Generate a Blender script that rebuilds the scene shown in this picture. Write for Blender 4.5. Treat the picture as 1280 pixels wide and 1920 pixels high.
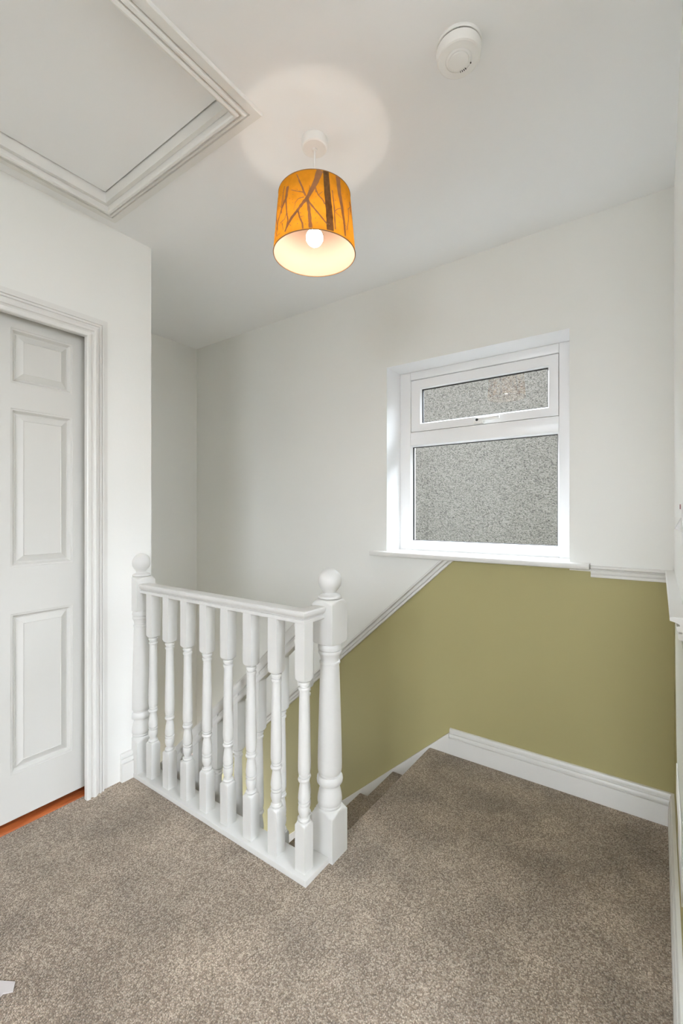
import bpy, bmesh, math, random
from mathutils import Vector, Matrix

S = bpy.context.scene
C = bpy.context.collection
for o in list(bpy.data.objects):
    bpy.data.objects.remove(o, do_unlink=True)

# ------------------------------------------------------------------ camera
F_PX = 833.0
YAW = math.radians(35.58)
CAM_Z = 1.18
cam_d = bpy.data.cameras.new('camera')
cam_d.sensor_fit = 'HORIZONTAL'
cam_d.sensor_width = 36.0
cam_d.lens = F_PX / 1280.0 * 36.0
cam_d.clip_start = 0.01
cam = bpy.data.objects.new('camera', cam_d)
C.objects.link(cam)
cam.location = (0, 0, CAM_Z)
cam.rotation_euler = (math.pi / 2, 0, YAW)
S.camera = cam

# ------------------------------------------------------------------ world, light, exposure
W = bpy.data.worlds.new('overcast_sky')
S.world = W
W.use_nodes = True
bg = W.node_tree.nodes['Background']
SKY = 24.0                                               # overcast sky: zenith three times the horizon, dull ground below
wn = W.node_tree
tc = wn.nodes.new('ShaderNodeTexCoord')
sx = wn.nodes.new('ShaderNodeSeparateXYZ')
rp = wn.nodes.new('ShaderNodeValToRGB')
mpz = wn.nodes.new('ShaderNodeMapRange')
mpz.inputs['From Min'].default_value = -1.0
mpz.inputs['From Max'].default_value = 1.0
el = rp.color_ramp.elements
el[0].position = 0.0; el[0].color = (0.14, 0.15, 0.16, 1)
el[1].position = 1.0; el[1].color = (0.92, 0.98, 1.08, 1)
for pos_, c_ in ((0.49, (0.145, 0.15, 0.155, 1)), (0.51, (0.305, 0.325, 0.358, 1)), (0.75, (0.61, 0.65, 0.716, 1))):
    q_ = el.new(pos_); q_.color = c_
wn.links.new(tc.outputs['Generated'], sx.inputs['Vector'])
wn.links.new(sx.outputs['Z'], mpz.inputs['Value'])
wn.links.new(mpz.outputs['Result'], rp.inputs['Fac'])
wn.links.new(rp.outputs['Color'], bg.inputs['Color'])
bg.inputs['Strength'].default_value = SKY
BULB = 68.0
S.view_settings.view_transform = 'Standard'
S.view_settings.look = 'None'
S.view_settings.exposure = 0.60
S.view_settings.gamma = 1.0
S.view_settings.use_curve_mapping = False
S.cycles.use_denoising = True
S.cycles.use_adaptive_sampling = True
S.cycles.adaptive_threshold = 0.025
S.cycles.max_bounces = 12
S.cycles.diffuse_bounces = 8
S.cycles.transmission_bounces = 10
S.cycles.transparent_max_bounces = 12
S.cycles.sample_clamp_indirect = 6.0
S.cycles.caustics_reflective = False
S.cycles.caustics_refractive = False

# ------------------------------------------------------------------ main measures (metres, floor = 0)
XR, YW, XL, XD, YE = 0.045, 2.085, -2.83, -1.92, 1.165   # right wall, window wall, far left wall, door wall, its end
CEIL = 2.405
XB = 2.6   # far wall of the unseen room added beside the camera
YB = -3.2                                               # the landing goes on behind the camera
XE = -0.945                                             # top stair nosing
RISE, GOING = 0.190, 0.207
DS = 0.905                                              # slope of the stair dado

# ------------------------------------------------------------------ materials
def srgb(r, g, b):
    f = lambda v: (v / 255 / 12.92) if v / 255 <= 0.04045 else ((v / 255 + 0.055) / 1.055) ** 2.4
    return (f(r), f(g), f(b), 1)

def mat(name, col, rough=0.5, bump=None, var=None, spec=0.5, metal=0.0):
    m = bpy.data.materials.new(name)
    m.use_nodes = True
    nt = m.node_tree
    b = nt.nodes['Principled BSDF']
    b.inputs['Base Color'].default_value = col
    b.inputs['Roughness'].default_value = rough
    b.inputs['Specular IOR Level'].default_value = spec
    b.inputs['Metallic'].default_value = metal
    geo = nt.nodes.new('ShaderNodeNewGeometry')
    if var:                                            # soft colour variation
        sc, amt = var
        n = nt.nodes.new('ShaderNodeTexNoise')
        n.inputs['Scale'].default_value = sc
        n.inputs['Detail'].default_value = 4
        nt.links.new(geo.outputs['Position'], n.inputs['Vector'])
        mr = nt.nodes.new('ShaderNodeMapRange')
        mr.inputs['From Min'].default_value = 0.3
        mr.inputs['From Max'].default_value = 0.7
        mr.inputs['To Min'].default_value = 1 - amt
        mr.inputs['To Max'].default_value = 1 + amt
        nt.links.new(n.outputs['Fac'], mr.inputs['Value'])
        hsv = nt.nodes.new('ShaderNodeHueSaturation')
        hsv.inputs['Color'].default_value = col
        nt.links.new(mr.outputs['Result'], hsv.inputs['Value'])
        nt.links.new(hsv.outputs['Color'], b.inputs['Base Color'])
    if bump:
        sc, st, dist = bump
        n = nt.nodes.new('ShaderNodeTexNoise')
        n.inputs['Scale'].default_value = sc
        n.inputs['Detail'].default_value = 5
        nt.links.new(geo.outputs['Position'], n.inputs['Vector'])
        bp = nt.nodes.new('ShaderNodeBump')
        bp.inputs['Strength'].default_value = st
        bp.inputs['Distance'].default_value = dist
        nt.links.new(n.outputs['Fac'], bp.inputs['Height'])
        nt.links.new(bp.outputs['Normal'], b.inputs['Normal'])
    return m

M = {}
M['wall'] = mat('wall_paint_white', srgb(234, 234, 230), 0.75, (90, 0.08, 0.002), (1.3, 0.012), 0.3)
M['ceil'] = mat('ceiling_paint', srgb(241, 242, 242), 0.8, (70, 0.06, 0.002), (1.5, 0.01), 0.25)
M['olive'] = mat('wall_paint_olive', srgb(172, 164, 117), 0.6, (90, 0.08, 0.002), (1.2, 0.02), 0.35)
M['gloss'] = mat('gloss_white_wood', srgb(226, 225, 221), 0.32, (45, 0.05, 0.0015), (6, 0.012), 0.45)
M['door'] = mat('satin_white_door', srgb(210, 209, 204), 0.42, (160, 0.06, 0.0008), None, 0.4)
M['bal'] = mat('balustrade_satin_paint', srgb(212, 211, 207), 0.36, (45, 0.05, 0.0015), (6, 0.015), 0.45)
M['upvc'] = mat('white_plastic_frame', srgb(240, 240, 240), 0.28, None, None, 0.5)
M['plastic'] = mat('white_plastic', srgb(236, 235, 231), 0.35)
M['plastic_g'] = mat('pale_grey_plastic', srgb(205, 205, 202), 0.4)
M['black'] = mat('black_rubber_gap_shade', srgb(28, 28, 28), 0.5)  # rubber parts, and the painted shade around the hatch panel
M['dark'] = mat('dark_shadow_gap', srgb(60, 56, 48), 0.8)
M['red'] = mat('red_neon_window', srgb(130, 30, 40), 0.25)
M['pale'] = mat('pale_grey_green_paint', srgb(214, 215, 206), 0.5)
M['paper'] = mat('pale_grey_paper', srgb(200, 194, 192), 0.7)
M['ground'] = mat('outside_concrete', srgb(150, 148, 142), 0.9, (20, 0.3, 0.01), (3, 0.06))

M['brick'] = mat('low_bounce_brown_brick', srgb(78, 60, 50), 0.9, (30, 0.3, 0.01), (12, 0.15))  # kept dark so the added gable reflects little sky light

def wood():
    m = bpy.data.materials.new('orange_varnished_pine')
    m.use_nodes = True
    nt = m.node_tree
    b = nt.nodes['Principled BSDF']
    geo = nt.nodes.new('ShaderNodeNewGeometry')
    mp = nt.nodes.new('ShaderNodeMapping')
    mp.inputs['Scale'].default_value = (60, 4, 20)
    n = nt.nodes.new('ShaderNodeTexNoise')
    n.inputs['Scale'].default_value = 1.5
    n.inputs['Detail'].default_value = 6
    r = nt.nodes.new('ShaderNodeValToRGB')
    r.color_ramp.elements[0].position = 0.3
    r.color_ramp.elements[0].color = srgb(158, 78, 40)
    r.color_ramp.elements[1].position = 0.7
    r.color_ramp.elements[1].color = srgb(205, 118, 66)
    nt.links.new(geo.outputs['Position'], mp.inputs['Vector'])
    nt.links.new(mp.outputs['Vector'], n.inputs['Vector'])
    nt.links.new(n.outputs['Fac'], r.inputs['Fac'])
    nt.links.new(r.outputs['Color'], b.inputs['Base Color'])
    b.inputs['Roughness'].default_value = 0.4
    return m
M['wood'] = wood()

def carpet():
    m = bpy.data.materials.new('brown_grey_loop_carpet')
    m.use_nodes = True
    nt = m.node_tree
    L = nt.links.new
    b = nt.nodes['Principled BSDF']
    b.inputs['Roughness'].default_value = 0.95
    b.inputs['Specular IOR Level'].default_value = 0.08
    b.inputs['Sheen Weight'].default_value = 0.25
    b.inputs['Sheen Roughness'].default_value = 0.5
    geo = nt.nodes.new('ShaderNodeNewGeometry')
    # distorted lookup so that the loops are irregular rows
    dn = nt.nodes.new('ShaderNodeTexNoise')
    dn.inputs['Scale'].default_value = 60
    dn.inputs['Detail'].default_value = 2
    L(geo.outputs['Position'], dn.inputs['Vector'])
    ms = nt.nodes.new('ShaderNodeVectorMath'); ms.operation = 'MULTIPLY_ADD'
    ms.inputs[1].default_value = (0.004, 0.004, 0.004)
    L(dn.outputs['Color'], ms.inputs[0]); L(geo.outputs['Position'], ms.inputs[2])
    v = nt.nodes.new('ShaderNodeTexVoronoi')
    v.inputs['Scale'].default_value = 270
    v.inputs['Randomness'].default_value = 0.7
    L(ms.outputs['Vector'], v.inputs['Vector'])
    # loop colour: each loop its own tone
    sep = nt.nodes.new('ShaderNodeSeparateColor')
    L(v.outputs['Color'], sep.inputs['Color'])
    cr = nt.nodes.new('ShaderNodeValToRGB')
    e = cr.color_ramp.elements
    e[0].position = 0.0; e[0].color = srgb(146, 129, 111)
    e[1].position = 1.0; e[1].color = srgb(216, 201, 181)
    k = cr.color_ramp.elements.new(0.45); k.color = srgb(178, 160, 140)
    L(sep.outputs['Red'], cr.inputs['Fac'])
    # dark roots between the loops
    rt = nt.nodes.new('ShaderNodeMapRange')
    rt.inputs['From Min'].default_value = 0.25; rt.inputs['From Max'].default_value = 0.75
    rt.inputs['To Min'].default_value = 1.0; rt.inputs['To Max'].default_value = 0.50
    L(v.outputs['Distance'], rt.inputs['Value'])
    mx = nt.nodes.new('ShaderNodeMix'); mx.data_type = 'RGBA'; mx.blend_type = 'MULTIPLY'
    mx.inputs['Factor'].default_value = 1
    L(cr.outputs['Color'], mx.inputs['A']); L(rt.outputs['Result'], mx.inputs['B'])
    # trodden, brushed patches of the pile
    pn = nt.nodes.new('ShaderNodeTexNoise')
    pn.inputs['Scale'].default_value = 4.5; pn.inputs['Detail'].default_value = 5
    pn.inputs['Roughness'].default_value = 0.6
    L(geo.outputs['Position'], pn.inputs['Vector'])
    pr = nt.nodes.new('ShaderNodeMapRange')
    pr.inputs['From Min'].default_value = 0.34; pr.inputs['From Max'].default_value = 0.66
    pr.inputs['To Min'].default_value = 0.70; pr.inputs['To Max'].default_value = 1.14
    L(pn.outputs['Fac'], pr.inputs['Value'])
    mx2 = nt.nodes.new('ShaderNodeMix'); mx2.data_type = 'RGBA'; mx2.blend_type = 'MULTIPLY'
    mx2.inputs['Factor'].default_value = 1
    L(mx.outputs['Result'], mx2.inputs['A']); L(pr.outputs['Result'], mx2.inputs['B'])
    L(mx2.outputs['Result'], b.inputs['Base Color'])
    bp = nt.nodes.new('ShaderNodeBump')
    bp.inputs['Strength'].default_value = 0.75; bp.inputs['Distance'].default_value = 0.004
    bp.invert = True
    L(v.outputs['Distance'], bp.inputs['Height'])
    fn = nt.nodes.new('ShaderNodeTexNoise')
    fn.inputs['Scale'].default_value = 520; fn.inputs['Detail'].default_value = 2
    L(geo.outputs['Position'], fn.inputs['Vector'])
    bp2 = nt.nodes.new('ShaderNodeBump')
    bp2.inputs['Strength'].default_value = 0.5; bp2.inputs['Distance'].default_value = 0.002
    L(fn.outputs['Fac'], bp2.inputs['Height']); L(bp.outputs['Normal'], bp2.inputs['Normal'])
    L(bp2.outputs['Normal'], b.inputs['Normal'])
    return m
M['carpet'] = carpet()

def pebbledash():
    m = bpy.data.materials.new('grey_pebbledash_render')
    m.use_nodes = True
    nt = m.node_tree
    L = nt.links.new
    b = nt.nodes['Principled BSDF']
    b.inputs['Roughness'].default_value = 0.9
    geo = nt.nodes.new('ShaderNodeNewGeometry')
    n = nt.nodes.new('ShaderNodeTexNoise')
    n.inputs['Scale'].default_value = 78; n.inputs['Detail'].default_value = 6
    n.inputs['Roughness'].default_value = 0.62
    L(geo.outputs['Position'], n.inputs['Vector'])
    r = nt.nodes.new('ShaderNodeValToRGB')
    e = r.color_ramp.elements
    e[0].position = 0.33; e[0].color = srgb(40, 38, 34)
    e[1].position = 0.62; e[1].color = srgb(128, 126, 118)
    k = e.new(0.43); k.color = srgb(98, 96, 89)
    L(n.outputs['Fac'], r.inputs['Fac'])
    L(r.outputs['Color'], b.inputs['Base Color'])
    v = nt.nodes.new('ShaderNodeTexVoronoi')
    v.inputs['Scale'].default_value = 85
    L(geo.outputs['Position'], v.inputs['Vector'])
    bp = nt.nodes.new('ShaderNodeBump')
    bp.inputs['Strength'].default_value = 0.9; bp.inputs['Distance'].default_value = 0.012
    L(n.outputs['Fac'], bp.inputs['Height'])
    bp2 = nt.nodes.new('ShaderNodeBump')
    bp2.inputs['Strength'].default_value = 0.6; bp2.inputs['Distance'].default_value = 0.008
    bp2.invert = True
    L(v.outputs['Distance'], bp2.inputs['Height']); L(bp.outputs['Normal'], bp2.inputs['Normal'])
    L(bp2.outputs['Normal'], b.inputs['Normal'])
    return m
M['pebble'] = pebbledash()

def glass():
    m = bpy.data.materials.new('clear_window_glass')
    m.use_nodes = True
    nt = m.node_tree
    nt.nodes.remove(nt.nodes['Principled BSDF'])
    out = nt.nodes['Material Output']
    t = nt.nodes.new('ShaderNodeBsdfTransparent')
    t.inputs['Color'].default_value = (0.95, 0.97, 0.97, 1)
    g = nt.nodes.new('ShaderNodeBsdfGlossy')
    g.inputs['Roughness'].default_value = 0.015
    lw = nt.nodes.new('ShaderNodeLayerWeight'); lw.inputs['Blend'].default_value = 0.5
    pw = nt.nodes.new('ShaderNodeMath'); pw.operation = 'POWER'; pw.inputs[1].default_value = 5
    fr = nt.nodes.new('ShaderNodeMath'); fr.operation = 'MULTIPLY_ADD'
    fr.inputs[1].default_value = 0.96; fr.inputs[2].default_value = 0.04
    nt.links.new(lw.outputs['Facing'], pw.inputs[0]); nt.links.new(pw.outputs[0], fr.inputs[0])
    mx = nt.nodes.new('ShaderNodeMixShader')
    nt.links.new(fr.outputs[0], mx.inputs['Fac'])
    nt.links.new(t.outputs['BSDF'], mx.inputs[1]); nt.links.new(g.outputs['BSDF'], mx.inputs[2])
    nt.links.new(mx.outputs['Shader'], out.inputs['Surface'])
    return m
M['glass'] = glass()

def fabric(name, col, trans_col, tfac, noise=0.0):
    m = bpy.data.materials.new(name)
    m.use_nodes = True
    nt = m.node_tree
    L = nt.links.new
    nt.nodes.remove(nt.nodes['Principled BSDF'])
    out = nt.nodes['Material Output']
    d = nt.nodes.new('ShaderNodeBsdfDiffuse'); d.inputs['Color'].default_value = col
    t = nt.nodes.new('ShaderNodeBsdfTranslucent'); t.inputs['Color'].default_value = trans_col
    if noise:
        geo = nt.nodes.new('ShaderNodeNewGeometry')
        n = nt.nodes.new('ShaderNodeTexNoise'); n.inputs['Scale'].default_value = 45; n.inputs['Detail'].default_value = 5
        L(geo.outputs['Position'], n.inputs['Vector'])
        mr = nt.nodes.new('ShaderNodeMapRange')
        mr.inputs['From Min'].default_value = .3; mr.inputs['From Max'].default_value = .7
        mr.inputs['To Min'].default_value = 1 - noise; mr.inputs['To Max'].default_value = 1 + noise
        L(n.outputs['Fac'], mr.inputs['Value'])
        for node, cc in ((d, col), (t, trans_col)):
            h = nt.nodes.new('ShaderNodeHueSaturation'); h.inputs['Color'].default_value = cc
            L(mr.outputs['Result'], h.inputs['Value']); L(h.outputs['Color'], node.inputs['Color'])
    mx = nt.nodes.new('ShaderNodeMixShader'); mx.inputs['Fac'].default_value = tfac
    L(d.outputs['BSDF'], mx.inputs[1]); L(t.outputs['BSDF'], mx.inputs[2])
    L(mx.outputs['Shader'], out.inputs['Surface'])
    return m
M['shade_out'] = fabric('amber_printed_fabric', srgb(226, 158, 46), srgb(242, 182, 70), 0.52, 0.08)
M['shade_in'] = fabric('white_shade_lining', srgb(184, 168, 156), srgb(235, 215, 190), 0.40)
M['print'] = fabric('taupe_tree_print', srgb(166, 128, 92), srgb(190, 140, 100), 0.30, 0.10)
M['print_dark'] = fabric('dark_bark_print', srgb(118, 90, 60), srgb(150, 110, 70), 0.22, 0.35)
M['rim'] = mat('brown_shade_trim', srgb(150, 112, 70), 0.6)

def emit(name, col, s):
    m = bpy.data.materials.new(name)
    m.use_nodes = True
    nt = m.node_tree
    b = nt.nodes['Principled BSDF']
    b.inputs['Base Color'].default_value = (1, 1, 1, 1)
    b.inputs['Emission Color'].default_value = col
    b.inputs['Emission Strength'].default_value = s
    return m
M['bulb'] = emit('lit_opal_bulb', (1.0, 0.88, 0.76, 1), BULB)

# ------------------------------------------------------------------ helpers
def finish(me, angle=32):
    for p in me.polygons:
        p.use_smooth = True
    me.set_sharp_from_angle(angle=math.radians(angle))

def obj(name, bm, m, parent=None, smooth=32, recalc=True):
    if recalc:
        bmesh.ops.recalc_face_normals(bm, faces=bm.faces)
    me = bpy.data.meshes.new(name)
    bm.to_mesh(me); bm.free()
    for mm in (m if isinstance(m, (list, tuple)) else [m]):
        me.materials.append(mm)
    if smooth:
        finish(me, smooth)
    o = bpy.data.objects.new(name, me)
    C.objects.link(o)
    if parent:
        put(o, parent)
    return o

def put(o, parent):
    o.parent = parent
    bpy.context.view_layer.update()
    o.matrix_parent_inverse = parent.matrix_world.inverted()

def tag(o, label, cat, group=None, kind=None):
    o['label'] = label; o['category'] = cat
    if group: o['group'] = group
    if kind: o['kind'] = kind
    return o

def thing(name, loc, label, cat, kind=None):
    o = bpy.data.objects.new(name, None)
    o.empty_display_size = 0.05
    C.objects.link(o)
    o.location = loc
    bpy.context.view_layer.update()
    return tag(o, label, cat, None, kind)

def box(bm, x0, x1, y0, y1, z0, z1, bev=0.0):
    vs = [bm.verts.new(p) for p in ((x0, y0, z0), (x1, y0, z0), (x1, y1, z0), (x0, y1, z0),
                                    (x0, y0, z1), (x1, y0, z1), (x1, y1, z1), (x0, y1, z1))]
    fs = [bm.faces.new([vs[i] for i in f]) for f in
          ((3, 2, 1, 0), (4, 5, 6, 7), (0, 1, 5, 4), (1, 2, 6, 5), (2, 3, 7, 6), (3, 0, 4, 7))]
    if bev:
        es = {e for f in fs for e in f.edges}
        bmesh.ops.bevel(bm, geom=list(es), offset=bev, segments=2, profile=0.5, affect='EDGES')
    return bm

def mkbox(name, x0, x1, y0, y1, z0, z1, m, parent=None, bev=0.0):
    return obj(name, box(bmesh.new(), x0, x1, y0, y1, z0, z1, bev), m, parent)

def plate(polys, fn, vec, mats=None):
    """flat polygons given in 2-D, mapped to 3-D by fn, welded and extruded along vec."""
    bm = bmesh.new()
    vd = {}
    def V(p):
        k = (round(p[0], 5), round(p[1], 5))
        if k not in vd:
            vd[k] = bm.verts.new(fn(*p))
        return vd[k]
    fs = []
    for i, poly in enumerate(polys):
        f = bm.faces.new([V(p) for p in poly])
        f.material_index = mats[i] if mats else 0
        fs.append(f)
    bmesh.ops.recalc_face_normals(bm, faces=bm.faces)
    r = bmesh.ops.extrude_face_region(bm, geom=fs, use_keep_orig=True)
    bmesh.ops.translate(bm, vec=vec, verts=[g for g in r['geom'] if isinstance(g, bmesh.types.BMVert)])
    return bm

def grid_polys(us, vs, holes):
    out = []
    for i in range(len(us) - 1):
        for j in range(len(vs) - 1):
            cu, cv = (us[i] + us[i + 1]) / 2, (vs[j] + vs[j + 1]) / 2
            if any(a < cu < b and c < cv < d for a, b, c, d in holes):
                continue
            out.append([(us[i], vs[j]), (us[i + 1], vs[j]), (us[i + 1], vs[j + 1]), (us[i], vs[j + 1])])
    return out

def sweep(path, prof, n, closed=False, zcut=None):
    """moulding: profile (w to the left of travel, h along n) along a mitred path -> one bmesh per length."""
    P = [Vector(p) for p in path]
    n = Vector(n).normalized()
    N = len(P)
    segs = N if closed else N - 1
    T = [(P[(i + 1) % N] - P[i]).normalized() for i in range(segs)]
    def side(t): return n.cross(t).normalized()
    rings = []
    for i in range(N):
        if closed or 0 < i < N - 1:
            a, b = side(T[(i - 1) % segs]), side(T[i % segs])
            mv = (a + b)
            mv = mv / (mv.dot(a))
        else:
            mv = side(T[0] if i == 0 else T[-1])
        rings.append([P[i] + mv * w + n * h for w, h in prof])
    if zcut is not None:
        rings[0] = [p + T[0] * ((zcut - p.z) / T[0].z) for p in rings[0]]
    out = []
    for s in range(segs):
        bm = bmesh.new()
        r0 = [bm.verts.new(p) for p in rings[s]]
        r1 = [bm.verts.new(p) for p in rings[(s + 1) % N]]
        k = len(prof)
        for j in range(k):
            bm.faces.new((r0[j], r0[(j + 1) % k], r1[(j + 1) % k], r1[j]))
        bm.faces.new(r0[::-1]); bm.faces.new(r1)
        out.append(bm)
    return out

def turned(prof, hs=None, nseg=32, cx=0, cy=0, cz=0, bm=None):
    """turned profile (r, z); with hs the turning is cut from a square of half-width hs."""
    bm = bm or bmesh.new()
    rings = []
    for r, z in prof:
        ring = []
        for i in range(nseg):
            a = 2 * math.pi * i / nseg + math.pi / 4
            rr = r
            if hs:
                rr = min(r, hs / max(abs(math.cos(a)), abs(math.sin(a))))
            ring.append(bm.verts.new((cx + rr * math.cos(a), cy + rr * math.sin(a), cz + z)))
        rings.append(ring)
    for a, b in zip(rings, rings[1:]):
        for i in range(nseg):
            j = (i + 1) % nseg
            bm.faces.new((a[i], a[j], b[j], b[i]))
    bm.faces.new(rings[0][::-1]); bm.faces.new(rings[-1])
    return bm

# ================================================================== THE SETTING
# ---- floor (carpeted landing): L shape round the stairwell
fl_poly = [[(XD, YB), (XR, YB), (XR, 1.15), (XE, 1.15), (XD, 1.15), (XD, 0.941), (XD, 0.227)],
           [(XD, 0.227), (XD, 0.941), (-1.944, 0.941), (-1.944, 0.227)],
           [(XE, 1.15), (XR, 1.15), (XR, YW), (XE, YW)]]
bm = plate(fl_poly, lambda x, y: (x, y, 0.0), (0, 0, -0.2))
edges = [e for e in bm.edges if all(abs(v.co.x - XE) < 1e-4 and abs(v.co.z) < 1e-4 and v.co.y > 1.14 for v in e.verts)]
bmesh.ops.bevel(bm, geom=edges, offset=0.016, segments=4, profile=0.5, affect='EDGES')
tag(obj('floor', bm, M['carpet'], smooth=40), 'brown-grey looped carpet covering the landing floor', 'floor', kind='structure')

# ---- ceiling with the loft hatch opening
HX0, HX1, HY0, HY1 = -1.862, -0.990, 0.10, 0.967        # outer edge of hatch casing
IN = 0.064
hx0, hx1, hy0, hy1 = HX0 + IN, HX1 - IN, HY0 + IN, HY1 - IN
cp = grid_polys([XL - 0.1, hx0, hx1, XR + 0.1], [YB, hy0, hy1, YW + 0.3], [(hx0, hx1, hy0, hy1)])
tag(obj('ceiling', plate(cp, lambda x, y: (x, y, CEIL), (0, 0, 0.15)), M['ceil'], smooth=0),
    'flat white painted ceiling above the landing and stairwell', 'ceiling', kind='structure')

# ---- window wall: white above the dado line, olive below it
WX0, WX1, WZ0, WZ1 = -1.192, -0.309, 0.945, 1.956
zb = lambda x: 0.945 + DS * (x + 0.83)
R2 = XR + 0.1
bot = -2.2
polys = [
    [(XL, zb(XL)), (WX0, zb(WX0)), (WX0, WZ0), (WX0, WZ1), (WX0, CEIL), (XL, CEIL)],
    [(WX0, zb(WX0)), (-0.83, WZ0), (WX0, WZ0)],
    [(WX0, WZ1), (WX1, WZ1), (WX1, CEIL), (WX0, CEIL)],
    [(WX1, 0.935), (R2, 0.935), (R2, CEIL), (WX1, CEIL), (WX1, WZ1), (WX1, WZ0)],
    [(XL, bot), (-0.83, bot), (-0.83, WZ0), (WX0, zb(WX0)), (XL, zb(XL))],
    [(-0.83, bot), (WX1, bot), (WX1, 0.935), (WX1, WZ0), (-0.83, WZ0)],
    [(WX1, bot), (R2, bot), (R2, 0.935), (WX1, 0.935)],
]
bm = plate(polys, lambda x, z: (x, YW, z), (0, 0.30, 0), [0, 0, 0, 0, 1, 1, 1])
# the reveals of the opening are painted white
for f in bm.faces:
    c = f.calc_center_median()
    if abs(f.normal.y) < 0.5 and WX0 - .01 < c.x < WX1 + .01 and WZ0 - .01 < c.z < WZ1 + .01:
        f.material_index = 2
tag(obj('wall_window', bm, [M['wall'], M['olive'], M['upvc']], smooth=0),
    'long wall with the window, white above and olive green below', 'wall', kind='structure')

# ---- right wall, same two colours
YR = 0.96                                              # the wall ends here; the unseen room added beyond lets in sky light
polys = [[(YR, 0.935), (YW, 0.935), (YW, CEIL), (YR, CEIL)], [(YR, -0.2), (YW, -0.2), (YW, 0.935), (YR, 0.935)]]
tag(obj('wall_right', plate(polys, lambda y, z: (XR, y, z), (0.1, 0, 0), [0, 1]), [M['wall'], M['olive']], smooth=0),
    'white and olive wall seen edge-on at the right edge', 'wall', kind='structure')

# ---- unseen wall behind the camera, opening added to let in fill light
bpol = grid_polys([XD - .1, -0.6, 0.9, XB + .2], [-0.2, 1.05, 2.34, CEIL + .15], [(-0.6, 0.9, 1.05, 2.34)])
tag(obj('wall_back', plate(bpol, lambda x, z: (x, YB, z), (0, -0.1, 0)), M['wall'], smooth=0),
    'white wall behind the viewer with an opening added for fill light', 'wall', kind='structure')

# ---- unseen room added beside the camera, its far wall opened for sky fill
tag(mkbox('wall_room', XR + .1, XB, YR, YR + .1, -0.2, CEIL, M['wall']), 'white partition wall of the unseen room added beside the landing', 'wall', kind='structure')
tag(mkbox('floor_room', XR, XB, YB, YR, -0.2, 0, M['carpet']), 'carpet of the unseen room added beside the landing', 'floor', kind='structure')
tag(mkbox('ceiling_room', R2, XB, YB, YR + .1, CEIL, CEIL + .15, M['ceil']), 'white ceiling of the unseen room added beside the landing', 'ceiling', kind='structure')
rp_ = grid_polys([YB - .1, -0.55, 0.85, YR + .1], [-0.2, 0.80, 2.25, CEIL + .15], [(-0.55, 0.85, 0.80, 2.25)])
tag(obj('wall_room_fill_opening', plate(rp_, lambda y, z: (XB, y, z), (.2, 0, 0)), M['wall'], smooth=0),
    'white wall of the unseen added room, opened to let in fill light', 'wall', kind='structure')

# ---- wall at the far end of the stairwell
mkb = mkbox('wall_left', XL - 0.1, XL, 1.0, YW, -0.62, CEIL, M['wall'])
tag(mkb, 'plain white wall closing the far end of the stairwell', 'wall', kind='structure')

# ---- wall that returns from the door wall along the stairwell, and goes on below the landing
pl = [[(XL, bot), (-0.96, bot), (-0.96, -0.2), (-2.02, -0.2), (XL, -0.2)], [(XL, -0.2), (-2.02, -0.2), (-2.02, CEIL), (XL, CEIL)]]
tag(obj('wall_stairwell', plate(pl, lambda x, z: (x, YE, z), (0, -0.1, 0)), M['wall'], smooth=0),
    'white wall beside the stairs behind the door wall', 'wall', kind='structure')
tag(mkbox('floor_lower', XL - 0.1, R2, 1.0, YW + 0.3, -2.3, -2.2, M['carpet']),
    'lower hall floor far down the stairwell', 'floor', kind='structure')

# ---- door wall with door opening
DY0, DY1, DZ1 = 0.226, 0.942, 1.970                     # clear opening
JT = 0.022
dp = grid_polys([YB, DY0 - JT, DY1 + JT, YE], [-0.2, -0.03, DZ1 + JT, CEIL], [(DY0 - JT, DY1 + JT, -0.03, DZ1 + JT)])
tag(obj('wall_door', plate(dp, lambda y, z: (XD, y, z), (-0.10, 0, 0)), M['wall'], smooth=0),
    'white wall with the panelled door, left of the stairwell', 'wall', kind='structure')
tag(mkbox('wall_light_stop', XD - 0.16, XD - 0.135, 0.0, 1.06, -0.2, 2.2, M['dark']),  # board added to keep sky light from showing under the door
    'dark board added behind the closed door to block sky light', 'wall', kind='structure')

# ---- neighbour's wall and ground outside the window
tag(mkbox('wall_outside', -11, 10, 4.30, 4.50, -3.5, 2.8, M['pebble']),
    'grey pebbledash wall of the neighbouring house outside the window', 'wall', kind='structure')
gp = grid_polys([-11, XL - .1, R2, 10], [-3.5, bot, CEIL + .15, 7.5], [(XL - .1, R2, bot, CEIL + .15)])  # unseen gable, added tall to shade the neighbour's wall
tag(obj('wall_gable_blocker', plate(gp, lambda x, z: (x, YW + .30, z), (0, -.08, 0)), M['brick'], smooth=0),
    'unseen brick gable wall added outside to shade the neighbouring wall', 'wall', kind='structure')
tag(mkbox('ground_outside', -11, 10, 2.42, 4.30, -3.6, -3.5, M['ground']),
    'concrete passage between the houses below the window', 'ground', kind='structure')

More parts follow.
